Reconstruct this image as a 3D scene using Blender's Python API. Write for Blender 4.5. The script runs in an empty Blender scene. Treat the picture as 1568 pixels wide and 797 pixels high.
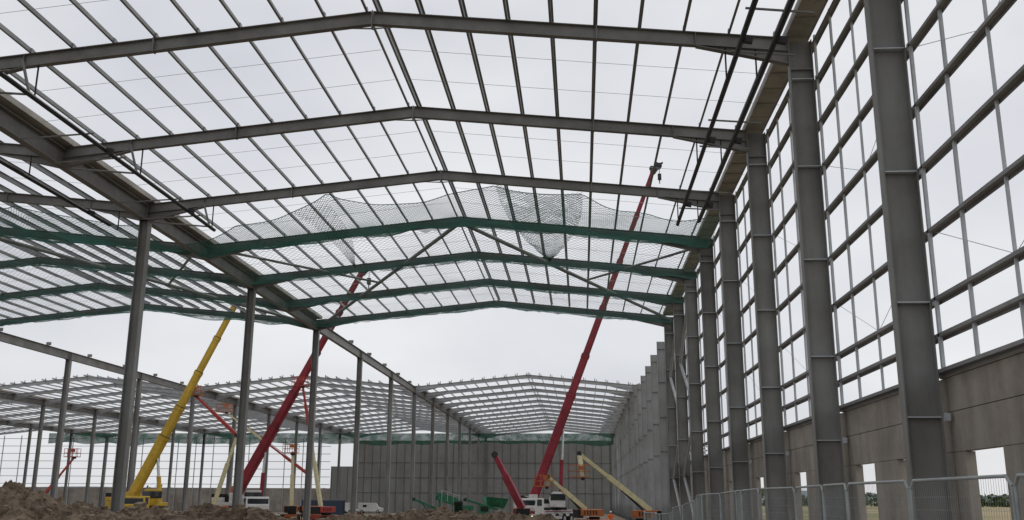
import bpy, math, random
from mathutils import Vector, Matrix, noise
random.seed(7)
S=bpy.context.scene
CZ=2.9
def Yk(k): return 20.86+8*k
XR=7.45          # outer face of right columns
SP=29.5; XRIDGE=-6.75
# ------------------------------------------------ materials
def mat(name,col,rough=.6,metal=0,var=.25,scale=3.0,bump=0.0,col2=None,detail=6,streak=False,spec=.3,grime=0):
    m=bpy.data.materials.new(name); m.use_nodes=True; nt=m.node_tree; N=nt.nodes; L=nt.links
    b=N['Principled BSDF']; b.inputs['Roughness'].default_value=rough; b.inputs['Metallic'].default_value=metal
    b.inputs['Specular IOR Level'].default_value=spec
    tc=N.new('ShaderNodeTexCoord'); mp=N.new('ShaderNodeMapping'); L.new(tc.outputs['Object'],mp.inputs[0])
    if streak: mp.inputs['Scale'].default_value=(1,1,.15)
    n=N.new('ShaderNodeTexNoise'); n.inputs['Scale'].default_value=scale; n.inputs['Detail'].default_value=detail
    n.inputs['Roughness'].default_value=.65
    L.new(mp.outputs[0],n.inputs['Vector'])
    r=N.new('ShaderNodeValToRGB'); r.color_ramp.elements[0].position=.3; r.color_ramp.elements[1].position=.7
    c2=col2 if col2 else tuple(min(1,c*(1+var)) for c in col); c1=col if col2 else tuple(c*(1-var) for c in col)
    r.color_ramp.elements[0].color=(*c1,1); r.color_ramp.elements[1].color=(*c2,1)
    L.new(n.outputs['Fac'],r.inputs[0])
    outc=r.outputs[0]
    if grime:
        n2=N.new('ShaderNodeTexNoise'); n2.inputs['Scale'].default_value=.35; n2.inputs['Detail'].default_value=8; n2.inputs['Roughness'].default_value=.7
        L.new(tc.outputs['Object'],n2.inputs['Vector'])
        r2=N.new('ShaderNodeValToRGB'); r2.color_ramp.elements[0].position=.35; r2.color_ramp.elements[1].position=.6
        g=1-grime; r2.color_ramp.elements[0].color=(g,g*.98,g*.94,1); r2.color_ramp.elements[1].color=(1,1,1,1); L.new(n2.outputs['Fac'],r2.inputs[0])
        mm=N.new('ShaderNodeMixRGB'); mm.blend_type='MULTIPLY'; mm.inputs[0].default_value=1; L.new(r.outputs[0],mm.inputs[1]); L.new(r2.outputs[0],mm.inputs[2]); outc=mm.outputs[0]
    L.new(outc,b.inputs['Base Color'])
    if bump:
        bp=N.new('ShaderNodeBump'); bp.inputs['Strength'].default_value=bump; bp.inputs['Distance'].default_value=.05
        L.new(n.outputs['Fac'],bp.inputs['Height']); L.new(bp.outputs[0],b.inputs['Normal'])
    return m
M={}
M['steel']=mat('painted_steel_grey',(.215,.214,.208),.5,var=.25,scale=.8,grime=.2)
M['steel_d']=mat('column_steel_grey',(.235,.236,.232),.5,var=.25,scale=.9,streak=True,grime=.25)
M['steel_hazed']=mat('far_column_haze_grey',(.30,.305,.31),.6,var=.3,scale=.25,streak=True,grime=.25)  # lighter than near columns: distance haze put into the base colour
M['steel_l']=mat('light_steel_and_far_haze',(.38,.39,.40),.5,var=.2,scale=.8)  # light grey of tubes and hubs, raised to paint haze onto far roof
M['purlin']=mat('galvanised_purlin',(.24,.243,.243),.45,metal=.0,var=.3,scale=.5)
M['galv']=mat('galvanised_rail',(.50,.53,.56),.45,var=.2,scale=1.2)
M['tan']=mat('gutter_tan',(.36,.335,.305),.6,var=.3,scale=1.0)
M['conc']=mat('precast_concrete',(.36,.325,.285),.85,var=.22,scale=1.3,bump=.15,streak=True,grime=.4)
M['dark']=mat('dark_rod',(.03,.03,.035),.5)
M['clad']=mat('wall_cladding_grey',(.25,.25,.24),.6,var=.14,scale=.3,streak=True,grime=.15)
M['cladj']=mat('cladding_joint_grey',(.14,.14,.135),.6)
M['yellow']=mat('yellow_paint',(.56,.37,.045),.4,var=.2,scale=1.5,grime=.25)
M['red']=mat('red_paint',(.23,.022,.035),.4,var=.3,scale=1.0,grime=.25)
M['red2']=mat('bright_red_paint',(.36,.05,.04),.45,var=.25)
M['white']=mat('white_paint',(.62,.62,.6),.4,var=.12,scale=2,grime=.25)
M['cream']=mat('cream_paint',(.55,.50,.30),.45,var=.2)
M['orange']=mat('orange_paint',(.46,.15,.05),.5,var=.25,grime=.3)
M['green']=mat('green_paint',(.025,.14,.07),.45,var=.4,scale=2)
M['blue']=mat('dark_blue_container',(.04,.06,.09),.5,var=.2)
M['rubber']=mat('tyre_rubber',(.02,.02,.02),.85)
M['glass']=mat('dark_glass',(.02,.025,.03),.08,var=.05,spec=.6)
M['chrome']=mat('cylinder_rod',(.5,.5,.5),.25,metal=.8)
M['fence']=mat('fence_galvanised',(.34,.37,.37),.45,var=.2)
M['hivis']=mat('hivis_orange',(.8,.16,.02),.7,var=.1)
M['skin']=mat('skin',(.45,.27,.19),.6,var=.05)
M['navy']=mat('navy_trousers',(.02,.025,.045),.8)
M['bark']=mat('bark',(.07,.05,.035),.9)
M['leaf']=mat('foliage',(.035,.06,.02),.8,col2=(.09,.12,.04),scale=.6)
M['soil']=mat('clay_soil',(.06,.042,.03),.95,col2=(.28,.215,.155),scale=1.9,bump=1.0,detail=14)
M['hill']=mat('distant_hill_hazed',(.16,.2,.22),.9,var=.1,scale=.01)  # pale blue-grey stands in for aerial haze, painted into the colour
M['net']=mat('green_net_cord',(.045,.15,.115),.8,var=.3)
M['netpale']=mat('green_net_cord_pale',(.07,.18,.15),.8,var=.3)
M['lamp']=bpy.data.materials.new('headlamp'); M['lamp'].use_nodes=True
_b=M['lamp'].node_tree.nodes['Principled BSDF']; _b.inputs['Emission Color'].default_value=(1,.9,.7,1); _b.inputs['Emission Strength'].default_value=3.0
def netmat(name,cell,cov,clump=.5,col=(.04,.08,.066)):
    m=bpy.data.materials.new(name); m.use_nodes=True; nt=m.node_tree; N=nt.nodes; L=nt.links
    N.remove(N['Principled BSDF']); out=N['Material Output']
    tc=N.new('ShaderNodeTexCoord'); sep=N.new('ShaderNodeSeparateXYZ'); L.new(tc.outputs['UV'],sep.inputs[0])
    def ma(op,a,b=None):
        n=N.new('ShaderNodeMath'); n.operation=op
        for i,x in enumerate((a,b)):
            if x is None: continue
            if isinstance(x,(int,float)): n.inputs[i].default_value=x
            else: L.new(x,n.inputs[i])
        return n.outputs[0]
    s=ma('ADD',sep.outputs[0],sep.outputs[1]); d=ma('SUBTRACT',sep.outputs[0],sep.outputs[1])
    nz=N.new('ShaderNodeTexNoise'); nz.inputs['Scale'].default_value=.7; nz.inputs['Detail'].default_value=5; L.new(tc.outputs['UV'],nz.inputs['Vector'])
    th=ma('MULTIPLY',ma('ADD',ma('MULTIPLY',ma('SUBTRACT',nz.outputs['Fac'],.5),clump*3),1.0),cov)
    f1=ma('LESS_THAN',ma('FRACT',ma('DIVIDE',s,cell)),th)
    f2=ma('LESS_THAN',ma('FRACT',ma('DIVIDE',d,cell)),th)
    fac=ma('MAXIMUM',f1,f2)
    cr=N.new('ShaderNodeValToRGB'); cr.color_ramp.elements[0].position=.35; cr.color_ramp.elements[1].position=.65
    cr.color_ramp.elements[0].color=(*[c*.6 for c in col],1); cr.color_ramp.elements[1].color=(*[c*1.6 for c in col],1)
    L.new(nz.outputs['Fac'],cr.inputs[0])
    t=N.new('ShaderNodeBsdfTransparent'); df=N.new('ShaderNodeBsdfDiffuse'); L.new(cr.outputs[0],df.inputs[0])
    tl=N.new('ShaderNodeBsdfTranslucent'); L.new(cr.outputs[0],tl.inputs[0])
    mx0=N.new('ShaderNodeMixShader'); mx0.inputs[0].default_value=.4; L.new(df.outputs[0],mx0.inputs[1]); L.new(tl.outputs[0],mx0.inputs[2])
    mx=N.new('ShaderNodeMixShader'); L.new(fac,mx.inputs[0]); L.new(t.outputs[0],mx.inputs[1]); L.new(mx0.outputs[0],mx.inputs[2])
    L.new(mx.outputs[0],out.inputs[0]); return m
M['netdense']=netmat('green_net_bunched',.09,.34,.7,col=(.05,.092,.08))
M['netfar']=netmat('green_net_far',.3,.62,.5,col=(.03,.085,.06))
# ------------------------------------------------ mesh builder
class MB:
    def __init__(s): s.v=[];s.f=[];s.M=Matrix.Identity(4);s.uv=None
    def add(s,vs,fs):
        o=len(s.v); s.v+= [tuple(s.M@Vector(p)) for p in vs]; s.f+=[tuple(o+i for i in f) for f in fs]
    def box(s,c,sz):
        x,y,z=c;a,b,d=sz[0]/2,sz[1]/2,sz[2]/2
        s.add([(x-a,y-b,z-d),(x+a,y-b,z-d),(x+a,y+b,z-d),(x-a,y+b,z-d),(x-a,y-b,z+d),(x+a,y-b,z+d),(x+a,y+b,z+d),(x-a,y+b,z+d)],
              [(0,3,2,1),(4,5,6,7),(0,1,5,4),(1,2,6,5),(2,3,7,6),(3,0,4,7)])
    def prism(s,p0,p1,poly0,poly1=None,up=(0,0,1)):
        p0=Vector(p0);p1=Vector(p1);d=(p1-p0).normalized();up=Vector(up)
        sd=d.cross(up)
        if sd.length<1e-4: sd=d.cross(Vector((1,0,0)))
        sd.normalize();u=sd.cross(d); poly1=poly1 or poly0;n=len(poly0)
        vs=[p0+sd*a+u*b for a,b in poly0]+[p1+sd*a+u*b for a,b in poly1]
        s.add(vs,[tuple(range(n))]+[tuple(range(2*n-1,n-1,-1))]+[(i,i+n,(i+1)%n+n,(i+1)%n) for i in range(n)])
    def beam(s,p0,p1,w,h,up=(0,0,1),ox=0,oz=0):
        w/=2;h/=2; s.prism(p0,p1,[(ox-w,oz-h),(ox+w,oz-h),(ox+w,oz+h),(ox-w,oz+h)],up=up)
    def ibeam(s,p0,p1,w,h,tf=.025,tw=.02,up=(0,0,1)):
        s.beam(p0,p1,tw,h-2*tf+.004,up); s.beam(p0,p1,w,tf,up,oz=h/2-tf/2); s.beam(p0,p1,w,tf,up,oz=-h/2+tf/2)
    def cbeam(s,p0,p1,w,h,t=.006,up=(0,0,1),flip=1):
        s.beam(p0,p1,t,h,up); s.beam(p0,p1,w,t,up,ox=flip*(w/2+t/2),oz=h/2-t/2); s.beam(p0,p1,w,t,up,ox=-flip*(w/2+t/2),oz=-h/2+t/2)
    def cyl(s,p0,p1,r,r1=None,n=10):
        r1=r if r1 is None else r1
        s.prism(p0,p1,[(r*math.cos(2*math.pi*i/n),r*math.sin(2*math.pi*i/n)) for i in range(n)],[(r1*math.cos(2*math.pi*i/n),r1*math.sin(2*math.pi*i/n)) for i in range(n)])
    def cord(s,pts,r):
        o=len(s.v); n=len(pts)
        for p in pts: s.v+=[(p[0]-r,p[1]-r*.5,p[2]-r*.58),(p[0]+r,p[1]+r*.5,p[2]-r*.58),(p[0],p[1]-.3*r,p[2]+r)]
        for i in range(n-1):
            a=o+i*3
            for j in range(3): s.f.append((a+j,a+(j+1)%3,a+3+(j+1)%3,a+3+j))
    def obj(s,name,m,parent=None,smooth=False,bevel=0):
        if not s.v: return None
        o0=Vector(parent.location) if parent else Vector((0,0,0))
        me=bpy.data.meshes.new(name); me.from_pydata([tuple(Vector(p)-o0) for p in s.v],[],s.f); me.update()
        if s.uv:
            ul=me.uv_layers.new()
            for l in me.loops: ul.data[l.index].uv=s.uv[l.vertex_index]
        me.materials.append(m); o=bpy.data.objects.new(name,me); S.collection.objects.link(o)
        if parent: o.parent=parent
        if smooth:
            for p in me.polygons: p.use_smooth=True
        if bevel:
            b=o.modifiers.new('b','BEVEL'); b.width=bevel; b.segments=2; b.limit_method='ANGLE'
        return o
def empty(name,loc=(0,0,0)):
    e=bpy.data.objects.new(name,None); e.location=loc; S.collection.objects.link(e); return e
# ------------------------------------------------ terrain
def sm(a,b,x):
    t=max(0,min(1,(x-a)/(b-a))); return t*t*(3-2*t)
def gh(x,y):
    h=1.3*(1-sm(42,72,y))
    if abs(x)<200 and y<300: h+=.10*noise.noise(Vector((x*.15,y*.15,0)))+.04*noise.noise(Vector((x*.7,y*.7,3)))
    return h
def axis(lo,hi,fl,fh,st):
    a=[];x=fl
    while x<=fh: a.append(x); x+=st
    d=st;x=fh
    while x<hi: d*=1.3; x+=d; a.append(min(x,hi))
    d=st;x=fl
    while x>lo: d*=1.3; x-=d; a.insert(0,max(x,lo))
    return a
xs=axis(-3000,3000,-110,60,2.0); ys=axis(-600,4000,-20,230,2.0)
g=MB(); g.v=[(x,y,gh(x,y)) for y in ys for x in xs]; nx=len(xs)
g.f=[(j*nx+i,j*nx+i+1,(j+1)*nx+i+1,(j+1)*nx+i) for j in range(len(ys)-1) for i in range(nx-1)]
gm=mat('site_ground',(.10,.075,.052),.95,col2=(.25,.205,.16),scale=.12,bump=.5,detail=12)
nt=gm.node_tree; N=nt.nodes;L=nt.links
geo=N.new('ShaderNodeNewGeometry'); sp=N.new('ShaderNodeSeparateXYZ'); L.new(geo.outputs['Position'],sp.inputs[0])
mr=N.new('ShaderNodeMapRange'); mr.inputs[1].default_value=14; mr.inputs[2].default_value=20; L.new(sp.outputs[0],mr.inputs[0])
mr2=N.new('ShaderNodeMapRange'); mr2.inputs[1].default_value=232; mr2.inputs[2].default_value=250; L.new(sp.outputs[1],mr2.inputs[0])
mxm=N.new('ShaderNodeMath'); mxm.operation='MAXIMUM'; L.new(mr.outputs[0],mxm.inputs[0]); L.new(mr2.outputs[0],mxm.inputs[1])
fn=N.new('ShaderNodeTexNoise'); fn.inputs['Scale'].default_value=.012; fn.inputs['Detail'].default_value=3
L.new(geo.outputs['Position'],fn.inputs['Vector'])
fr=N.new('ShaderNodeValToRGB'); fr.color_ramp.elements[0].color=(.14,.14,.05,1); fr.color_ramp.elements[1].color=(.30,.24,.13,1)
fr.color_ramp.elements[0].position=.42; fr.color_ramp.elements[1].position=.55
L.new(fn.outputs['Fac'],fr.inputs[0])
mc=N.new('ShaderNodeMixRGB'); L.new(mxm.outputs[0],mc.inputs[0]); b=N['Principled BSDF']
old=b.inputs['Base Color'].links[0].from_socket; L.new(old,mc.inputs[1]); L.new(fr.outputs[0],mc.inputs[2]); L.new(mc.outputs[0],b.inputs['Base Color'])
g.obj('ground',gm,smooth=True)
h=MB(); n=160
for i in range(n):
    x=-2600+5200*i/(n-1); hh=18+26*max(0,noise.noise(Vector((x*.0016,4.2,0)))+.35)
    h.v+=[(x,2400,-2),(x,2500,hh),(x,3000,hh*.6)]
for i in range(n-1):
    a=i*3; h.f+=[(a,a+3,a+4,a+1),(a+1,a+4,a+5,a+2)]
h.obj('hills',M['hill'],smooth=True)
# ------------------------------------------------ steel frame building
B=empty('steel_frame_warehouse')
CD=.74
def rz(x,xr): return CZ+15.5-1.5*abs(x-xr)/14.75
def rafters(mb,y,xr,detail=True,d=.46):
    for sgn in (-1,1):
        xe=xr+sgn*14.75
        if sgn>0 and xr==XRIDGE: xe=XR-CD+.01
        p0=Vector((xr+sgn*.02,y,rz(xr,xr))); p1=Vector((xe,y,rz(xe,xr)))
        mb.ibeam(p0,p1,.22,d,.025,.016)
        xh=xe-sgn*2.9
        za=rz(xh,xr)-d/2; zb=rz(xe,xr)-d/2
        mb.add([(xh,y-.01,za),(xe,y-.01,zb),(xe,y-.01,zb-.42),(xh,y+.01,za),(xe,y+.01,zb),(xe,y+.01,zb-.42)],
               [(0,1,2),(5,4,3),(0,2,5,3),(1,4,5,2),(0,3,4,1)])
        mb.beam((xh,y,za-.02),(xe,y,zb-.43),.22,.025)
        if detail:
            mb.box((xh,y,rz(xh,xr)),(.02,.21,d-.06))
            mb.box((xr+sgn*7.4,y,rz(xr+7.4,xr)),(.05,.25,d+.05))
    mb.box((xr,y,rz(xr,xr)-.05),(.04,.26,d+.14))
    zz=rz(xr,xr)-d/2
    mb.add([(xr-1.1,y-.01,zz-.1),(xr+1.1,y-.01,zz-.1),(xr,y-.01,zz-.16),(xr-1.1,y+.01,zz-.1),(xr+1.1,y+.01,zz-.1),(xr,y+.01,zz-.16)],[(0,1,2),(5,4,3),(0,2,5,3),(1,4,5,2)])
near_k=list(range(-2,8)); far_k=list(range(13,26))
mb=MB()
for k in near_k:
    for s_ in range(3): rafters(mb,Yk(k),XRIDGE-SP*s_)
mb.obj('near_roof_rafters',M['steel'],B)
mb=MB()
for k in far_k:
    for s_ in range(5): rafters(mb,Yk(k),XRIDGE-SP*s_,False)
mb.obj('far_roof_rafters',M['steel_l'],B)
def purlins(name,k0,k1,spans,m,far=False):
    mb=MB(); y0=Yk(k0)-.6; y1=Yk(k1)+.6; sr=MB()
    for s_ in range(spans):
        xr=XRIDGE-SP*s_
        for sgn in (-1,1):
            for i in range(11):
                off=.22+i*1.43
                if off>14.4: continue
                x=xr+sgn*off; z=rz(x,xr)+.23+.105
                if far: mb.beam((x,y0,z),(x,y1,z),.07,.17)
                else: mb.cbeam((x,y0,z),(x,y1,z),.068,.21,.012,flip=sgn)
            if not far:
                for k in range(k0,k1):
                    for fr_ in (.36,.68):
                        yy=Yk(k)+8*fr_
                        xa=xr+sgn*.3; xb=xr+sgn*14.3
                        sr.cyl((xa,yy,rz(xa,xr)+.33),(xb,yy,rz(xb,xr)+.33),.009,n=4)
        if not far:
            for k in range(k0,k1+1):
                for sgn in (-1,1):
                    for i in range(11):
                        off=.22+i*1.43
                        if off>14.4: continue
                        x=xr+sgn*(off-.03); z=rz(x,xr)+.33
                        mb.box((x,Yk(k),z),(.02,.16,.2))
    mb.obj(name,m,B)
    if sr.v: sr.obj('roof_sag_rods',M['galv'],B)
purlins('near_roof_purlins',-2,7,3,M['purlin'])
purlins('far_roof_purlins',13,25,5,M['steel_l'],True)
mb=MB()
for s_ in range(5):
    xr=XRIDGE-SP*s_
    for i in range(-10,11):
        x=xr+i*1.43
        mb.box((x,Yk(13)-.05,rz(x,xr)+.36),(.09,.06,.42))
for xv in (-21.5,-51.0,-80.5):
    for j in range(6): 
        y=Yk(7)+4+8*j
        mb.box((xv,y,CZ+14.35),(.45,.12,.3))
mb.obj('roof_cleats',M['steel'],B)
vb=MB();vg=MB();vc=MB()
for i,xv in enumerate((-21.5,-51.0,-80.5,-110.0,-139.5)):
    y0=Yk(-2) if i<2 else Yk(7)
    if i>2: y0=Yk(13)
    vb.ibeam((xv,y0,CZ+13.75),(xv,Yk(25),CZ+13.75),.34,.78,.035,.025)
    for (a,b_) in ((y0,Yk(7)),(Yk(13),Yk(25))):
        if b_<=a: continue
        vg.box((xv,(a+b_)/2,CZ+14.32),(.8,b_-a,.03))
        for sg in (-1,1): vg.beam((xv+sg*.42,a,CZ+14.42),(xv+sg*.42,b_,CZ+14.42),.02,.24)
    k=-1
    while k<=25:
        if Yk(k)>=y0-.1:
            vc.ibeam((xv,Yk(k),-.1),(xv,Yk(k),CZ+13.35),.42,.46,.03,.03,up=(1,0,0))
            vc.box((xv,Yk(k),CZ+13.38),(.6,.55,.04))
            vb.box((xv,Yk(k)-.2,CZ+13.75),(.3,.02,.7)); vb.box((xv,Yk(k)+.2,CZ+13.75),(.3,.02,.7))
            vc.box((xv,Yk(k),gh(xv,Yk(k))+.02),(.7,.7,.06))
        k+=2
vb.obj('valley_beams',M['steel'],B); vg.obj('valley_gutters',M['tan'],B); vc.obj('valley_columns',M['steel_d'],B)
# right wall columns
rc=MB(); rf=MB(); st=MB()
xc=XR-CD/2
for k in range(-2,26):
    top=CZ+14.25 if (k<=7 or k>=13) else CZ+13.55
    t=rc if k<=7 else rf
    t.ibeam((xc,Yk(k),-.1),(xc,Yk(k),top),.30,CD,.03,.02,up=(1,0,0))
    t.box((xc,Yk(k),.5),(1.0,.6,.05))
    if k>7:
        for zz in (4.1,7.0,10.0,12.9): t.box((xc,Yk(k),CZ+zz),(CD-.07,.28,.03))
    if k<=7:
        for zz in (1.7,4.12,7.05,10.0,12.9):
            st.box((xc,Yk(k)-.005,CZ+zz),(CD-.07,.33,.026))
            st.box((XR+.07,Yk(k)-.2,CZ+zz),(.1,.12,.16))
        rc.box((xc,Yk(k),CZ+13.25),(CD-.07,.27,.03)); 
rc.obj('right_wall_columns',M['steel_d'],B); rf.obj('far_right_wall_columns',M['steel_hazed'],B); st.obj('column_stiffeners',M['galv'],B)
eg=MB()
for a,b_ in ((Yk(-2),Yk(7)),(Yk(13),Yk(25))):
    eg.box((XR-.42,(a+b_)/2,CZ+14.40),(.75,b_-a,.03))
    eg.beam((XR-.80,a,CZ+14.48),(XR-.80,b_,CZ+14.48),.02,.28); eg.beam((XR-.03,a,CZ+14.5),(XR-.03,b_,CZ+14.5),.02,.3)
    y=a
    while y<b_: eg.box((XR-.42,y,CZ+14.36),(.74,.05,.05)); y+=1.33
eg.obj('eaves_gutter',M['tan'],B)
wr=MB(); wv=MB(); wt=MB()
railz=[2.62,3.35,4.12,5.6,7.05,8.5,9.95,11.4,12.8,14.1]
for i,zz in enumerate(railz):
    wr.cbeam((XR+.09,Yk(-2),CZ+zz),(XR+.09,Yk(7)+.3,CZ+zz),.065,.15,.012,up=(1,0,0))
for k in range(-2,8):
    wv.beam((XR+.05,Yk(k)-.32,CZ+2.7),(XR+.05,Yk(k)-.32,CZ+14.3),.09,.07,up=(1,0,0))
    if k<7:
        for j,dy in enumerate((2.0,4.05,6.0)):
            wv.beam((XR+.10,Yk(k+1)-dy,CZ+2.7),(XR+.10,Yk(k+1)-dy,CZ+14.3),.09 if j!=1 else .04,.06,up=(1,0,0))
        for za in (9.9,5.6):
            wt.cyl((XR+.13,Yk(k)+.4,CZ+za),(XR+.13,Yk(k)+4,CZ+za-1.4),.008,n=4)
            wt.cyl((XR+.13,Yk(k)+4,CZ+za-1.4),(XR+.13,Yk(k)+7.6,CZ+za),.008,n=4)
wr.obj('wall_rails',M['purlin'],B); wv.obj('wall_rail_posts',M['galv'],B); wt.obj('wall_tie_wires',M['galv'],B)
br=MB()
xb=XR-.4
for k in (5,6):
    zz=.6;side=0
    while zz<15.8:
        z2=min(zz+3.9,16.4); ya,yb=(Yk(k)+.2,Yk(k+1)-.2) if side==0 else (Yk(k+1)-.2,Yk(k)+.2)
        br.cyl((xb,ya,zz),(xb,yb,z2),.10,n=10); side^=1; zz+=3.9
br.obj('wall_bracing_tubes',M['steel_l'],B)
br=MB()
for s_ in range(2):
    xr=XRIDGE-SP*s_
    for sg in (-1,1):
        xe=xr+sg*14.1
        br.cyl((xr,Yk(4),rz(xr,xr)-.1),(xe,Yk(7),rz(xe,xr)-.1),.12,n=10)
        xm=xr+sg*7.3
        br.cyl((xe,Yk(4),rz(xe,xr)-.1),(xm,Yk(5.5),rz(xm,xr)-.1),.08,n=8)
br.obj('roof_bracing_tubes',M['steel'],B)
fr_=MB()
for (x,z,y1) in ((4.75,12.9,45.2),(5.7,12.85,44.5),(-18.1,12.95,45.2),(-22.9,12.95,44)):
    fr_.cyl((x,5,CZ+z),(x,y1,CZ+z),.085,n=8)
    for k in range(0,4):
        xr=XRIDGE if x>-21.5 else XRIDGE-SP
        fr_.cyl((x,Yk(k),CZ+z),(x,Yk(k),rz(x,xr)-.2),.03,n=6)
        fr_.beam((x+.05,Yk(k)-3,CZ+z),(x+.3,Yk(k)-3,CZ+z-.05),.16,.2)
fr_.obj('temporary_rails',M['dark'],B)
br=MB()
for k in (1,2,3):
    for (x0,dx) in ((4.8,1.0),(-18.1,-1.6)):
        for yy in (2.0,4.6): br.beam((x0-.2*dx,Yk(k)-yy,CZ+13.02),(x0+1.7*dx,Yk(k)-yy+.3,CZ+12.98),.05,.05)
    br.cyl((-18.1,Yk(k)-.3,CZ+12.95),(-18.5,Yk(k)-.3,CZ+14.2),.05,n=6)
    br.cyl((-18.1,Yk(k)-.3,CZ+12.95),(-21.2,Yk(k)-.1,CZ+13.3),.04,n=6)
br.obj('rail_brackets',M['steel'],B)
cw=MB(); xw=XR+.30
def pan(y0,y1,z0,z1,dx=0): cw.box((xw+dx,(y0+y1)/2,(z0+z1)/2),(.2,y1-y0,z1-z0))
for k in range(-2,8):
    Y1=Yk(k);Y0=Y1-8
    pan(Y0+.012,Y1-.012,4.72,5.42); pan(Y0+.012,Y1-.012,3.9,4.705,.004)
    pan(Y0+.012,Y1-6.5,-.1,3.89,.003); pan(Y1-4.3,Y1-2.4,-.1,3.89,.003); pan(Y1-.6,Y1-.012,-.1,3.89,.003)
    cw.box((xw,Y1-3.35,5.45),(.28,7.2,.05))
for k in range(8,26):
    Y1=Yk(k);Y0=Y1-8; pan(Y0+.012,Y1-.012,-.1,2.4)
cw.obj('precast_concrete_wall_panels',M['conc'],B)
bw=MB(); yb=Yk(25)+.4
bw.box(((-51+8)/2,yb,7.9),(59,.2,15.9)); bw.box((-53.9,yb,5.0),(5.8,.2,10.1))
bw.obj('back_wall_cladding',M['clad'],B)
bw=MB()
x=-56.6
while x<8:
    top=15.8 if x>-51 else 10.0
    bw.box((x,yb-.14,top/2),(.16,.08,top)); x+=1.85
for zz in (4.3,7.6,10.9): bw.box((-21.5,yb-.15,zz),(58.8,.06,.16))
bw.obj('back_wall_joints',M['cladj'],B)
bw=MB(); bw.box((-98,yb,2.6),(83,.25,5.2)); bw.obj('back_wall_concrete',M['conc'],B)
bw=MB()
x=-139
while x<-57:
    bw.beam((x,yb-.3,0),(x,yb-.3,CZ+14),.16,.16,up=(1,0,0)); x+=4.2
for i in range(7): bw.beam((-139,yb-.3,6+1.7*i),(-57,yb-.3,6+1.7*i),.08,.12)
bw.obj('back_wall_rails',M['steel_l'],B)
# ------------------------------------------------ nets (real cords)
def cordnet(name,fn,nu,nv,r,m,parent,edge=2.5):
    mb=MB()
    P=[[fn(i/nu,j/nv) for i in range(nu+1)] for j in range(nv+1)]
    for s in range(-nv,nu+1):
        a=[P[j][s+j] for j in range(nv+1) if 0<=s+j<=nu]
        if len(a)>1: mb.cord(a,r)
    for s in range(0,nu+nv+1):
        a=[P[j][s-j] for j in range(nv+1) if 0<=s-j<=nu]
        if len(a)>1: mb.cord(a,r)
    mb.cord([P[nv][i] for i in range(nu+1)],r*edge)
    return mb.obj(name,m,parent)
def sheet(name,nu,nv,fn,m,parent=None):
    mb=MB(); mb.uv=[]
    for j in range(nv+1):
        for i in range(nu+1):
            p,uv=fn(i/nu,j/nv); mb.v.append(p); mb.uv.append(uv)
    w=nu+1
    mb.f=[(j*w+i,j*w+i+1,(j+1)*w+i+1,(j+1)*w+i) for j in range(nv) for i in range(nu)]
    return mb.obj(name,m,parent,smooth=True)
peaks0=[(-21.3,3.4),(-18.0,5.0),(-12.4,8.0),(-9.0,5.4),(-4.1,8.0),(.2,7.8),(3.6,5.4),(7.0,6.2)]
def Lx(x,pk):
    for (a,la),(b_,lb) in zip(pk,pk[1:]):
        if a<=x<=b_:
            t=(x-a)/(b_-a); return la+(lb-la)*t-4*t*(1-t)*.30*(b_-a)*.55
    return 3
NT=empty('safety_net')
for s_ in range(2):
    xr=XRIDGE-SP*s_
    pk=peaks0 if s_==0 else [(a-SP,l) for a,l in [(-21.3,3),(-16,7.5),(-10,4),(-4,7.8),(1,7.8),(7.0,6)]]
    def fn(u,v,xr=xr,pk=pk):
        x=pk[0][0]+(pk[-1][0]-pk[0][0])*u; Ln=max(.8,Lx(x,pk)); y=Yk(4)-.1-Ln*v
        z=rz(x,xr)-.35-.9*4*v*(1-v)*.5-.25*noise.noise(Vector((x*.5,y*.4,1)))-.3*(1-Ln/8)*v
        return (x,y,z)
    cordnet('hanging_net_edge',fn,132,34,.0085,M['net'],NT)
    for k in (4,5,6):
        def f2(u,v,xr=xr,k=k):
            x=xr-14.6+28.6*u; y=Yk(k)+8*v
            z=rz(x,xr)-.32-.9*math.sin(math.pi*v)*(.6+.5*noise.noise(Vector((x*.25,k*3,5))))-.15*noise.noise(Vector((x*.6,y*.5,2)))
            return (x,y,z)
        cordnet('net_bay',f2,84,24,.0065,M['netpale'],NT)
    for k in (4,5,6,7):
        def f3(u,v,xr=xr,k=k):
            x=xr-14.6+28.7*u; hgt=.26+.24*noise.noise(Vector((x*.55,k*7,0)))+.18*noise.noise(Vector((x*2,k,0)))
            return (x,Yk(k)-.14-.05*v+.06*noise.noise(Vector((x*3,v*3,k))),rz(x,xr)+.06-(hgt+.20)*v),(x,v*hgt)
        sheet('bunched_net',180,5,f3,M['netdense'],parent=NT)
def f4(u,v):
    a=Vector((-4.1,45.2,CZ+15.15));b_=Vector((.2,45.4,CZ+14.7));c=Vector((-1.6,51.5,CZ+12.7))
    w=1-v; p=(a*(1-u)+b_*u)*w+c*v; q=math.sin(math.pi*v)
    p.x+=(u-.5)*q*1.2; p.z-=.35*math.sin(math.pi*u)*w*1.2+.1*noise.noise(p*2)
    return tuple(p)
cordnet('hanging_net_fold',f4,18,32,.0095,M['net'],NT)
def f6(u,v):
    a=Vector((-12.4,45.2,CZ+14.3));b_=Vector((-14.5,46,CZ+14.1));c=Vector((-12.2,52.0,CZ+12.6))
    p=(a*(1-u)+b_*u)*(1-v)+c*v; p.x+=.4*math.sin(v*4); p.z-=.2*math.sin(math.pi*v); return tuple(p)
cordnet('hanging_net_fold',f6,7,30,.008,M['net'],NT)
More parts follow.
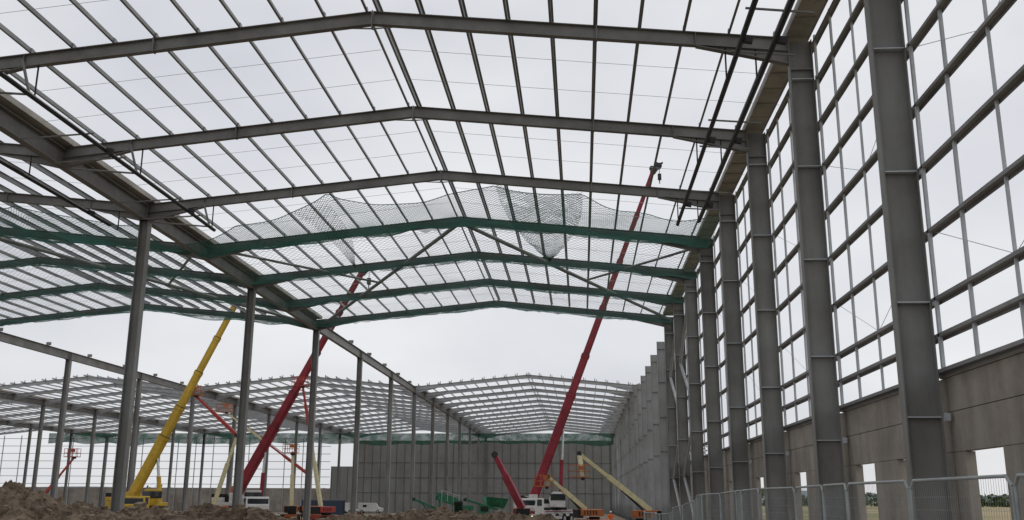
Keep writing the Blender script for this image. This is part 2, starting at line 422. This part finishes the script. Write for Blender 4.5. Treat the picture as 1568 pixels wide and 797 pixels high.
def f5(u,v):
    x=-115+122*u
    return (x,Yk(23)+.6*noise.noise(Vector((x*.2,v*2,8))),CZ+13.5-v*(2.2+1.1*noise.noise(Vector((x*.13,0,3))))),(x,v*2)
sheet('far_net_curtain',260,5,f5,M['netfar'],parent=NT)
# ------------------------------------------------ vehicles
def wheel(mb,hub,c,r,w):
    mb.cyl((c[0],c[1]-w/2,c[2]),(c[0],c[1]+w/2,c[2]),r,n=20)
    hub.cyl((c[0],c[1]-w/2-.02,c[2]),(c[0],c[1]+w/2+.02,c[2]),r*.5,n=12)
def crane(name,base,heading,tip,mBoom,mBody,mCab,w0=1.15,nsec=5,pivz=3.1,L=11.5,hook=6,fracs=None):
    z0=gh(base[0],base[1]); E=empty(name,(base[0],base[1],z0))
    T=Matrix.Translation((base[0],base[1],z0)); M1=T@Matrix.Rotation(heading,4,'Z')
    body=MB();dk=MB();hub=MB();gl=MB();cab=MB();lm=MB();stripe=MB()
    for m_ in (body,dk,hub,gl,cab,lm,stripe): m_.M=M1
    body.box((0,0,1.25),(L,2.5,.45)); body.box((-.6,0,1.62),(L-3.2,2.7,.28)); dk.box((0,0,.95),(L-1,1.2,.3))
    for i in range(5):
        x=L/2-1.7-i*(L-3)/4
        for sy in (-1,1):
            wheel(dk,hub,(x,sy*1.12,.68),.68,.42); body.box((x,sy*1.13,1.42),(1.5,.5,.08))
    cx=L/2-.9
    cab.prism((cx,-1.3,1.2),(cx,1.3,1.2),[(-1.2,0),(1.15,0),(1.2,.95),(.8,1.9),(-1.2,1.9)])
    gl.beam((cx+.98,0,2.62),(cx+.72,0,3.05),2.3,.02,up=(1,0,0)); 
    for sg in (-1,1): gl.box((cx+.1,sg*1.31,2.6),(1.3,.02,.7))
    gl.box((cx+1.06,0,2.5),(.16,2.35,.75))
    stripe.box((cx+1.2,0,1.55),(.06,2.4,.3)); dk.box((cx+1.25,0,.95),(.2,2.5,.35))
    for sg in (-1,1):
        stripe.box((-.6,sg*1.36,1.62),(L-3.4,.02,.12))
        lm.box((cx+1.36,sg*.95,1.05),(.04,.32,.2))
        for i in range(4): dk.box((-2.5+i*1.7,sg*1.2,1.9),(.9,.35,.3))
    for x in (L/2-2.7,-L/2+.5):
        for sg in (-1,1):
            body.box((x,sg*2.1,.95),(.4,2.2,.3)); dk.cyl((x,sg*3.1,.15),(x,sg*3.1,1.2),.1); dk.cyl((x,sg*3.1,.02),(x,sg*3.1,.14),.45,n=14)
    d=Vector((tip[0]-base[0],tip[1]-base[1],0)); az=math.atan2(d.y,d.x)
    M2=T@Matrix.Rotation(az,4,'Z')
    for m_ in (body,dk,cab,gl,stripe): m_.M=M2
    dk.cyl((0,0,1.7),(0,0,2.05),1.1,n=24); body.box((-.6,0,2.25),(5.2,2.3,.4))
    for i in range(4): (dk if i==3 else body).box((-3.3-.02*i,0,1.95+.42*i),(1.3,2.7-.06*(i%2),.40))
    body.box((-1.9,.75,2.9),(1.6,.9,.9)); stripe.box((-1.9,1.215,2.9),(1.5,.02,.35))
    dk.box((-.2,.85,2.75),(1.3,.5,.5)); dk.cyl((-2.6,-.5,2.9),(-2.6,.2,2.9),.42,n=16)
    cab.prism((1.2,-1.0,2.1),(1.2,-1.9,2.1),[(-.9,0),(.8,0),(1.0,.9),(.6,1.75),(-.9,1.75)])
    gl.box((1.25,-1.46,3.25),(1.75,1.0,.72)); gl.box((1.75,-1.45,2.6),(.5,.7,.5))
    piv=M2@Vector((-1.6,0,pivz)); tipv=Vector((tip[0],tip[1],tip[2]+CZ))
    body.box((-1.6,.62,2.9),(1.0,.12,1.3)); body.box((-1.6,-.62,2.9),(1.0,.12,1.3))
    bo=MB(); dd=tipv-piv; tot=dd.length; u=dd.normalized()
    sd=u.cross(Vector((0,0,1))).normalized(); upv=sd.cross(u)
    fr=fracs or [(.0,.30)]+[(.27+.73*i/(nsec-1)-.02, .27+.73*(i+1)/(nsec-1)) for i in range(nsec-1)]
    rim=MB()
    for i,(a,b_) in enumerate(fr):
        w=w0*(.87**i)/2; hh=w*1.12
        poly=[(-w,-hh*.55),(-w*.6,-hh),(w*.6,-hh),(w,-hh*.55),(w,hh*.85),(w*.85,hh),(-w*.85,hh),(-w,hh*.85)]
        bo.prism(piv+u*tot*a,piv+u*tot*min(b_,1),poly)
        pc=[(x*1.12,y*1.1) for x,y in poly]; e=piv+u*tot*min(b_,1)
        bo.prism(e-u*.35,e+u*.02,pc); rim.prism(e+u*.021,e+u*.10,[(x*1.05,y*1.05) for x,y in poly])
    bo.obj('boom',mBoom,E); rim.obj('boom_section_collars',M['dark'],E)
    hd=MB(); wl=w0*(.87**(len(fr)-1))
    for sg in (-1,1): hd.beam(tipv+sd*sg*wl*.5-u*.3,tipv+sd*sg*wl*.5+u*1.1-upv*.35,.05,.75)
    hd.cyl(tipv+u*.8-upv*.45-sd*wl*.45,tipv+u*.8-upv*.45+sd*wl*.45,.42,n=16)
    hd.cyl(tipv+u*.2+upv*.3-sd*wl*.4,tipv+u*.2+upv*.3+sd*wl*.4,.3,n=16)
    hd.beam(tipv+u*.6,tipv+u*1.0+Vector((.9,0,.1)),.25,.2)
    hp=tipv+u*.9-upv*.5
    for sg in (-.15,.15): hd.cyl(hp+sd*sg,hp+sd*sg-Vector((0,0,hook)),.022,n=5)
    hd.box(hp-Vector((0,0,hook+.35)),(.45,.35,.8)); hd.cyl(hp-Vector((0,0,hook+.7)),hp-Vector((0,0,hook+1.3)),.09,.05)
    hd.obj('boom_head_and_hook',M['dark'],E)
    cy=MB(); c0=M2@Vector((1.6,0,2.3)); c1=piv+u*tot*.2-upv*w0*.55; mid=c0.lerp(c1,.6)
    cy.cyl(c0,mid,.24,n=14); ch=MB(); ch.cyl(mid,c1,.15,n=12)
    cy.obj('luffing_cylinder',mBoom,E); ch.obj('cylinder_rod',M['chrome'],E)
    body.obj('chassis_and_counterweight',mBody,E,bevel=.03); dk.obj('wheels_and_running_gear',M['rubber'],E); hub.obj('hubs',M['steel_l'],E)
    cab.obj('cabs',mCab,E,bevel=.06); gl.obj('windows',M['glass'],E); lm.obj('headlamps',M['lamp'],E); stripe.obj('stripes',mBoom,E)
    return E
crane('mobile_crane',(-4.2,119),math.radians(-112),(9.75,120,41.6),M['red'],M['white'],M['white'],w0=.98,nsec=6,hook=1.2)
crane('mobile_crane',(-40.0,117),math.radians(-60),(-27.0,116,27.6),M['red'],M['white'],M['white'],w0=1.0,nsec=5,hook=1.5)
crane('mobile_crane',(-47.6,106),math.radians(-80),(-39.2,106,21.6),M['yellow'],M['yellow'],M['yellow'],w0=.92,nsec=5,hook=1.2)
def lift(name,base,heading,pts,mArm,mBody,w=.42,mArm2=None,bk=True):
    z0=gh(*base); E=empty(name,(base[0],base[1],z0)); T=Matrix.Translation((base[0],base[1],z0))@Matrix.Rotation(heading,4,'Z')
    bd=MB();wh=MB();hb=MB(); 
    for m_ in (bd,wh,hb): m_.M=T
    bd.box((0,0,.85),(3.4,1.5,.4)); wh.cyl((0,0,1.0),(0,0,1.3),.55,n=20)
    for sx in (-1,1):
        for sy in (-1,1): wheel(wh,hb,(sx*1.35,sy*1.05,.52),.52,.38)
        bd.box((sx*1.35,0,.6),(.25,1.9,.2))
    bd.box((-.5,.6,1.7),(2.4,.45,.65)); bd.box((-.5,-.6,1.7),(2.4,.45,.65)); wh.box((-1.7,0,1.6),(.6,1.4,.8))
    for i in range(5): wh.box((-1.3+.3*i,.83,1.7),(.12,.02,.4)); wh.box((-1.3+.3*i,-.83,1.7),(.12,.02,.4))
    P=[T@Vector((-.9,0,2.0))]+[Vector((p[0],p[1],p[2]+CZ)) for p in pts]
    a1=MB();a2=MB();dk=MB()
    for i in range(len(P)-1):
        t=(a1,a2)[i%2]; ww=w*(.85**i); u=(P[i+1]-P[i])
        t.beam(P[i],P[i]+u*.6,ww,ww*1.2); t.beam(P[i]+u*.55,P[i+1],ww*.72,ww*.85)
        dk.cyl(P[i+1]+Vector((0,-.3,0)),P[i+1]+Vector((0,.3,0)),ww*.6,n=12)
        dk.cyl(P[i]+u*.1+Vector((0,.25,.2)),P[i]+u*.9+Vector((0,.25,.2)),.04,n=6)
        if i==0:
            up=Vector((0,0,-.5)); dk.cyl(P[0]+u*.1+up,P[0]+u*.42+Vector((0,0,-ww*.6)),.09,n=8)
    if bk:
        c=P[-1]+Vector((-.3,0,.1)); bs=MB()
        bs.box(c,(1.9,.9,.08))
        for zz in (.5,1.05):
            for sy in (-.42,.42): bs.beam(c+Vector((-.95,sy,zz)),c+Vector((.95,sy,zz)),.05,.05)
            for sx in (-.92,.92): bs.beam(c+Vector((sx,-.4,zz)),c+Vector((sx,.4,zz)),.05,.05)
        for sx in (-.92,-.3,.3,.92):
            for sy in (-.42,.42): bs.beam(c+Vector((sx,sy,0)),c+Vector((sx,sy,1.1)),.05,.05)
        bs.box(c+Vector((.2,-.3,.8)),(.5,.25,.35)); bs.obj('basket',mBody,E)
    bd.obj('base_and_counterweight',mBody,E,bevel=.04); wh.obj('wheels',M['rubber'],E); hb.obj('hubs',mArm,E)
    a1.obj('lower_boom',mArm,E); a2.obj('upper_boom',mArm2 or mArm,E); dk.obj('joints_and_cylinders',M['dark'],E)
lift('boom_lift',(5.4,92),math.radians(160),[(-.2,90,4.1),(.1,89,1.9)],M['cream'],M['orange'],.38)
lift('boom_lift',(1.2,99),math.radians(20),[(-3.3,97,2.2),(-3.4,97,1.2)],M['cream'],M['orange'],.36)
lift('boom_lift',(-29.6,114),math.radians(60),[(-32.0,114,7.6),(-33.2,114,13.0)],M['cream'],M['red2'],.34,M['red2'])
lift('boom_lift',(-40.6,110),math.radians(30),[(-39.4,110,7.0),(-44.6,110,11.5)],M['cream'],M['orange'],.38,M['red2'])
lift('boom_lift',(-71.5,128),math.radians(45),[(-68.0,128,5.2)],M['red2'],M['red2'],.28)
lift('boom_lift',(-6.6,108),math.radians(100),[(-9.5,108,4.8)],M['red'],M['red2'],.62,bk=False)
lift('boom_lift',(-36.0,122),math.radians(100),[(-36.3,122,5.5)],M['cream'],M['orange'],.42)
lift('boom_lift',(-33.5,124),math.radians(10),[(-34.5,124,2.8),(-40.5,124,7.0),(-46,124,10.8)],M['cream'],M['orange'],.3,M['red2'])
def screener(base,heading):
    z0=gh(*base);E=empty('screening_machine',(base[0],base[1],z0));T=Matrix.Translation((base[0],base[1],z0))@Matrix.Rotation(heading,4,'Z')
    gb=MB();dk=MB();gg=MB()
    for m_ in (gb,dk,gg): m_.M=T
    for sy in (-1,1):
        dk.prism((0,sy*1.0-.22,.45),(0,sy*1.0+.22,.45),[(-1.9,0),(-1.6,-.4),(1.6,-.4),(1.9,0),(1.6,.4),(-1.6,.4)])
    for sy in (-.8,.8): gb.beam((-3.2,sy,1.25),(3.4,sy,1.25),.12,.35)
    for i in range(6): gb.beam((-3+1.25*i,-.8,1.25),(-3+1.25*i,.8,1.25),.12,.2)
    dk.box((.2,0,1.75),(1.8,1.3,.7)); gb.box((.4,-.75,1.9),(1.5,.25,.8)); gb.box((2.3,0,1.9),(1.1,1.7,.9)); dk.box((2.3,-.87,1.95),(.8,.03,.5))
    for sy in (-.85,.85): gb.beam((-2.6,sy,3.25),(-.3,sy,2.55),.08,.75)
    dk.beam((-2.55,0,3.3),(-.3,0,2.6),1.6,.1)
    for sx,zz in ((-2.3,2.95),(-.6,2.4)):
        for sy in (-.85,.85): gb.beam((sx,sy,1.4),(sx,sy,zz),.12,.12)
    for sy in (-1,1):
        gb.add([(2.6,sy*.6,2.3),(4.4,sy*.6,2.0),(4.8,sy*1.25,3.0),(2.4,sy*1.25,3.2),(2.6,sy*.65,2.3),(4.4,sy*.65,2.0),(4.8,sy*1.3,3.0),(2.4,sy*1.3,3.2)],[(0,1,2,3),(7,6,5,4),(0,4,5,1),(1,5,6,2),(2,6,7,3),(3,7,4,0)])
    gb.beam((4.4,0,2.0),(4.8,0,3.0),1.2,.06,up=(1,0,0))
    for a,b_ in (((-1.0,0,1.3),(-5.0,0,2.9)),((-.4,-1.0,1.4),(-.9,-4.6,2.6)),((3.8,0,1.9),(.4,0,2.9))):
        a=Vector(a);b_=Vector(b_);d=(b_-a).normalized();s2=d.cross(Vector((0,0,1))).normalized()*.42
        for q in (-1,1): gb.beam(a+s2*q,b_+s2*q,.06,.2)
        dk.beam(a+Vector((0,0,.08)),b_+Vector((0,0,.08)),.7,.05)
        dk.cyl(b_-s2,b_+s2,.18,n=12)
        for i in range(6):
            c=a.lerp(b_,(i+.5)/6); gb.beam(c-s2-Vector((0,0,.1)),c+s2-Vector((0,0,.1)),.05,.05)
    gb.beam((-3.0,0,1.2),(-4.2,0,2.5),.1,.1); gb.beam((-1.5,0,1.2),(-3.6,0,2.3),.08,.08)
    for i in range(4): gg.beam((-2.2+.6*i,-.95,2.7),(-2.2+.6*i,-.95,3.8-.18*i),.04,.04)
    gg.beam((-2.3,-.95,3.85),(-.3,-.95,3.25),.04,.04)
    gb.obj('frame_screenbox_hopper',M['green'],E,bevel=.01); dk.obj('tracks_belts_engine',M['rubber'],E); gg.obj('handrail',M['galv'],E)
screener((-12.6,104),math.radians(14))
def van(base,heading):
    z0=gh(*base);E=empty('white_van',(base[0],base[1],z0));T=Matrix.Translation((base[0],base[1],z0))@Matrix.Rotation(heading,4,'Z')
    b_=MB();gl=MB();dk=MB();hb=MB()
    for m_ in (b_,gl,dk,hb): m_.M=T
    b_.prism((0,.95,.35),(0,-.95,.35),[(-2.6,0),(2.6,0),(2.65,.7),(1.7,.95),(1.1,1.75),(-2.55,1.8)])
    for sy in (-1,1): gl.box((1.15,sy*.955,1.5),(.8,.02,.5))
    gl.beam((1.76,0,1.32),(1.22,0,2.0),1.7,.03,up=(0,0,1))
    for sx in (-1.6,1.7):
        for sy in (-1,1): wheel(dk,hb,(sx,sy*.88,.34),.34,.22)
    dk.box((2.62,0,.55),(.12,1.8,.25)); b_.obj('body',M['white'],E,bevel=.08); gl.obj('windows',M['glass'],E); dk.obj('tyres_and_bumper',M['rubber'],E); hb.obj('hubs',M['steel_l'],E)
van((-51,205),math.radians(5))
van((-44.5,208),math.radians(185))
def container(base,heading,L=7,W=2.5,H=2.6):
    z0=gh(*base);E=empty('site_container',(base[0],base[1],z0));T=Matrix.Translation((base[0],base[1],z0))@Matrix.Rotation(heading,4,'Z')
    b_=MB();b_.M=T; b_.box((0,0,H/2+.1),(L,W,H-.1))
    i=-L/2+.15
    while i<L/2: 
        for sy in (-1,1): b_.box((i,sy*(W/2+.015),H/2+.1),(.14,.05,H-.4))
        i+=.3
    for sx in (-1,1):
        for sy in (-1,1): b_.box((sx*L/2,sy*W/2,H/2+.1),(.18,.18,H+.05))
    for sx in (-.6,-.2,.2,.6): b_.cyl((L/2+.04,sx,.3),(L/2+.04,sx,H-.1),.03,n=6)
    b_.obj('container_shell',M['blue'],E)
container((-46.0,175),math.radians(0))
def excavator(base,heading):
    z0=gh(*base);E=empty('excavator',(base[0],base[1],z0));T=Matrix.Translation((base[0],base[1],z0))@Matrix.Rotation(heading,4,'Z')
    o=MB();d=MB();gl=MB()
    for m_ in (o,d,gl): m_.M=T
    for sy in (-1,1): d.prism((0,sy*1.1-.3,.45),(0,sy*1.1+.3,.45),[(-1.9,0),(-1.6,-.43),(1.6,-.43),(1.9,0),(1.6,.43),(-1.6,.43)])
    d.cyl((0,0,.8),(0,0,1.1),.7,n=16); o.box((-.7,0,1.6),(3.2,2.5,1.0)); o.box((.7,.75,2.2),(1.5,.95,1.9)); gl.box((.75,.76,2.55),(1.54,.97,.9))
    o.beam((.6,-.2,1.6),(2.6,-.2,4.4),.4,.6); o.beam((2.5,-.2,4.3),(4.8,-.2,4.1),.4,.5); o.beam((4.7,-.2,4.3),(5.3,-.2,1.8),.32,.4)
    d.prism((5.2,-.8,1.3),(5.2,.4,1.3),[(-.2,.6),(.4,.2),(.3,-.5),(-.3,-.7),(-.9,-.3)]); d.cyl((1.2,-.2,1.6),(2.4,-.2,3.4),.09)
    d.cyl((2.6,-.2,4.9),(4.4,-.2,4.6),.08)
    o.obj('body_boom_and_arm',M['orange'],E,bevel=.03);d.obj('tracks_and_bucket',M['rubber'],E);gl.obj('cab_windows',M['glass'],E)
excavator((-48,132),math.radians(-50))
def worker(base,yaw,pose=0):
    z0=gh(*base);E=empty('construction_worker',(base[0],base[1],z0));E.rotation_euler=(0,0,yaw)
    def skin(name,vs,es,rs,m,root=0):
        me=bpy.data.meshes.new(name);me.from_pydata(vs,es,[]);me.materials.append(m)
        o=bpy.data.objects.new(name,me);S.collection.objects.link(o);o.parent=E
        md=o.modifiers.new('s','SKIN'); sv=me.skin_vertices[0].data
        for i,r in enumerate(rs): sv[i].radius=r if isinstance(r,tuple) else (r,r)
        sv[root].use_root=True; md.use_smooth_shade=True
        ss=o.modifiers.new('ss','SUBSURF');ss.levels=1;ss.render_levels=2
    skin('legs',[(0,0,.92),(.1,0,.86),(.12,-.05,.48),(.12,.02,.08),(-.1,0,.86),(-.12,.12,.5),(-.13,.2,.1)],[(0,1),(1,2),(2,3),(0,4),(4,5),(5,6)],[.15,.1,.065,.05,.1,.065,.05],M['navy'])
    skin('boots',[(.12,.04,.05),(.13,-.16,.04)],[(0,1)],[.055,.045],M['dark']); skin('boots',[(-.13,.22,.06),(-.14,.04,.04)],[(0,1)],[.055,.045],M['dark'])
    skin('jacket',[(0,0,.95),(0,0,1.2),(0,0,1.4),(.2,0,1.4),(.27,-.04,1.13),(.22,-.22,.98),(-.2,0,1.4),(-.28,.05,1.13),(-.25,-.12,.92),(0,0,1.5)],
         [(0,1),(1,2),(2,3),(3,4),(4,5),(2,6),(6,7),(7,8),(2,9)],[(.17,.12),(.17,.12),(.16,.11),.075,.055,.04,.075,.055,.04,.06],M['hivis'])
    skin('head',[(0,0,1.48),(0,-.01,1.6),(0,-.01,1.7),(0,-.1,1.6)],[(0,1),(1,2),(1,3)],[.05,.085,.08,.02],M['skin'])
    for x,y,z in ((.22,-.24,.96),(-.25,-.14,.9)):
        skin('hand',[(x,y,z),(x,y-.05,z-.06)],[(0,1)],[.035,.025],M['skin'])
        for k in range(5): skin('finger',[(x-.02+.012*k,y-.05,z-.06),(x-.025+.013*k,y-.09,z-.1),(x-.025+.013*k,y-.09,z-.13)],[(0,1),(1,2)],[.009,.008,.007],M['skin'])
    hm=MB(); n=14; hm.v=[]
    for j in range(6):
        a=j/5*math.pi/2
        for i in range(n):
            t=2*math.pi*i/n; hm.v.append((base[0]+.13*math.cos(t)*math.cos(a),base[1]+.15*math.sin(t)*math.cos(a),z0+1.68+.13*math.sin(a)))
    hm.f=[(j*n+i,j*n+(i+1)%n,(j+1)*n+(i+1)%n,(j+1)*n+i) for j in range(5) for i in range(n)]
    hm.obj('hard_hat',M['white'],E,smooth=True)
worker((2.9,102),.4); worker((-23.5,103),-.8)
# ------------------------------------------------ spoil heaps
def heap(name,cx,cy,lx,ly,H,seed,rot=0,n=150):
    m_=MB();R=Matrix.Rotation(rot,2)
    for j in range(n//2+1):
        for i in range(n+1):
            a=(i/n*2-1);b_=(j/(n//2)*2-1)
            p=R@Vector((a*lx,b_*ly)); x=cx+p.x;y=cy+p.y
            e=max(0,1-abs(a)**3.0)*max(0,1-b_*b_)
            q=Vector((x,y,seed))
            hh=H*e**.7*(.70+.42*noise.noise(q*.30)+.24*noise.noise(q*.8))+ (e**.3)*(.22*noise.noise(q*2.1)+.22*abs(noise.noise(q*4.7))+.14*abs(noise.noise(q*9)))
            m_.v.append((x,y,gh(x,y)-.12+max(0,hh)))
    w=n+1
    m_.f=[(j*w+i,j*w+i+1,(j+1)*w+i+1,(j+1)*w+i) for j in range(n//2) for i in range(n)]
    rnd=random.Random(seed)
    for _ in range(1500):
        i=rnd.randrange(n*w//2); p=Vector(m_.v[i]); r=rnd.uniform(.03,.09) if rnd.random()<.82 else rnd.uniform(.1,.22)
        if p.z-gh(p.x,p.y)<.2: continue
        vs=[p+Vector((rnd.uniform(.5,1.1)*r*sx,rnd.uniform(.5,1.1)*r*sy,rnd.uniform(.3,1)*r*sz)) for sx in(-1,1) for sy in (-1,1) for sz in (-1,1)]
        m_.add(vs,[(0,1,3,2),(4,6,7,5),(0,4,5,1),(2,3,7,6),(0,2,6,4),(1,5,7,3)])
    m_.obj(name,M['soil'])
heap('spoil_heap',-23,36,9.5,4.5,2.2,3,rot=.08,n=340)
heap('spoil_heap',-16.2,44,3.0,3.0,1.75,9,n=180)
heap('spoil_heap',-9,58,10,3.6,1.9,15,rot=-.05,n=260)
heap('spoil_heap',-24,66,9,3.5,2.0,21,n=200)
# ------------------------------------------------ fence
F=empty('security_fence'); fm=MB(); fw=MB(); ft=MB()
y=11.0;i=0
pts=[]
while y<92:
    pts.append((5.85+.25*math.sin(i*1.7)+.02*(y-11)*-.3,y)); y+=3.45; i+=1
for (x0,y0),(x1,y1) in zip(pts,pts[1:]):
    a=Vector((x0,y0,gh(x0,y0)));b_=Vector((x1,y1,gh(x1,y1)));d=(b_-a); u=d.normalized(); a2=a+u*.05;b2=b_-u*.05
    H=1.95; c=.14; z=Vector((0,0,1)); R_=.027
    fm.cyl(a2+z*.1,a2+z*(H-c),R_,n=8);fm.cyl(b2+z*.1,b2+z*(H-c),R_,n=8)
    fm.cyl(a2+z*(H-c),a2+z*H+u*c,R_,n=8);fm.cyl(b2+z*(H-c),b2+z*H-u*c,R_,n=8)
    fm.cyl(a2+z*H+u*c,b2+z*H-u*c,R_,n=8);fm.cyl(a2+z*.2,b2+z*.2,R_,n=8)
    ft.box(a+z*.08,(.25,.7,.14))
    nw=46
    for k in range(1,nw): p=a2.lerp(b2,k/nw); fw.cyl(p+z*.2,p+z*H,.0026,n=3)
    for k in range(1,8): fw.cyl(a2+z*(.2+k*.21),b2+z*(.2+k*.21),.0026,n=3)
fm.obj('fence_frames',M['fence'],F);fw.obj('fence_mesh_wires',M['fence'],F);ft.obj('fence_feet',M['conc'],F)
# ------------------------------------------------ trees
def tree(name,x,y,H,seed,n=2600,many=False):
    rnd=random.Random(seed);z0=gh(x,y);E=empty(name,(x,y,z0));t=MB();l=MB()
    t.cyl((x,y,z0-.2),(x,y,z0+H*.55),H*.03,H*.015,8)
    cl=[]
    for i in range(22):
        a=rnd.uniform(0,6.28);r=H*.28*math.sqrt(rnd.random());zz=H*rnd.uniform(.3,.95); r*=1-.6*max(0,(zz/H-.6)/.4)
        c=Vector((x+r*math.cos(a),y+r*math.sin(a),z0+zz)); cl.append((c,H*rnd.uniform(.07,.13)))
        t.cyl((x,y,z0+zz*.6),c,H*.01,H*.004,5)
    for i in range(n):
        c,r=rnd.choice(cl); p=c+Vector((rnd.gauss(0,1),rnd.gauss(0,1),rnd.gauss(0,.8)))*r*.6
        s_=H*.014*rnd.uniform(.6,1.5); a=Vector((rnd.uniform(-1,1),rnd.uniform(-1,1),rnd.uniform(-1,1))).normalized(); b_=a.orthogonal().normalized(); a2=a.cross(b_)
        l.add([p-b_*s_,p-a2*s_,p+b_*s_,p+a2*s_],[(0,1,2,3)])
    t.obj('trunk_and_limbs',M['bark'],E); l.obj('leaf_crown',M['leaf'],E)
for i,(x,y,H) in enumerate(((21,225,13),(26,232,14.5),(31,228,12))): tree('broadleaf_tree',x,y,H,i+5)
tl=MB(); rnd=random.Random(4)
for i in range(9000):
    x=rnd.uniform(-400,700); y=640+rnd.uniform(-12,12); hm=7+5*noise.noise(Vector((x*.03,0,0)))+3*noise.noise(Vector((x*.15,0,5)))
    z=rnd.uniform(0,max(2,hm)); s_=rnd.uniform(.8,1.8); p=Vector((x,y,z)); a=Vector((rnd.uniform(-1,1),rnd.uniform(-1,1),rnd.uniform(-1,1))).normalized(); b_=a.orthogonal().normalized(); a2=a.cross(b_)
    tl.add([p-b_*s_,p-a2*s_,p+b_*s_,p+a2*s_],[(0,1,2,3)])
tl.obj('distant_tree_line',M['leaf'])
# ------------------------------------------------ world, sun, camera
W=bpy.data.worlds.new("World"); S.world=W; W.use_nodes=True; nt=W.node_tree;N=nt.nodes;L=nt.links
bg=N['Background']; bg.inputs['Strength'].default_value=.1
sky=N.new('ShaderNodeTexSky'); sky.sky_type='NISHITA'; sky.sun_disc=False; sky.sun_elevation=math.radians(50); sky.sun_rotation=math.radians(20)
tc=N.new('ShaderNodeTexCoord'); mp=N.new('ShaderNodeMapping'); mp.inputs['Scale'].default_value=(1,1,2.2); L.new(tc.outputs['Generated'],mp.inputs[0])
nz=N.new('ShaderNodeTexNoise'); nz.inputs['Scale'].default_value=2.1; nz.inputs['Detail'].default_value=5; nz.inputs['Roughness'].default_value=.5; L.new(mp.outputs[0],nz.inputs['Vector'])
cr=N.new('ShaderNodeValToRGB'); cr.color_ramp.elements[0].position=.32; cr.color_ramp.elements[1].position=.66
cr.color_ramp.elements[0].color=(.65,.665,.71,1); cr.color_ramp.elements[1].color=(.88,.885,.90,1); L.new(nz.outputs['Fac'],cr.inputs[0])
sc=N.new('ShaderNodeVectorMath'); sc.operation='SCALE'; sc.inputs['Scale'].default_value=10; L.new(cr.outputs[0],sc.inputs[0])
mx=N.new('ShaderNodeMixRGB'); mx.inputs[0].default_value=.94; L.new(sky.outputs[0],mx.inputs[1]); L.new(sc.outputs[0],mx.inputs[2]); L.new(mx.outputs[0],bg.inputs[0])
sd=bpy.data.lights.new('sun','SUN'); sd.energy=.9; sd.angle=math.radians(20); sd.color=(1,.97,.92); so=bpy.data.objects.new('sun',sd); S.collection.objects.link(so)
so.rotation_euler=(math.radians(40),0,math.radians(-20+180))
cam=bpy.data.cameras.new('camera'); co=bpy.data.objects.new('camera',cam); S.collection.objects.link(co)
cam.sensor_width=36; cam.lens=36*1480/1568; cam.clip_end=6000; cam.clip_start=.1
co.location=(0,0,CZ)
R=Matrix.Rotation(math.radians(4.09),4,'Z')@Matrix.Rotation(math.radians(90+13.93),4,'X')@Matrix.Rotation(math.radians(.3),4,'Z')
co.rotation_euler=R.to_euler()
S.camera=co
S.view_settings.view_transform='Standard'; S.view_settings.look='None'; S.view_settings.exposure=0
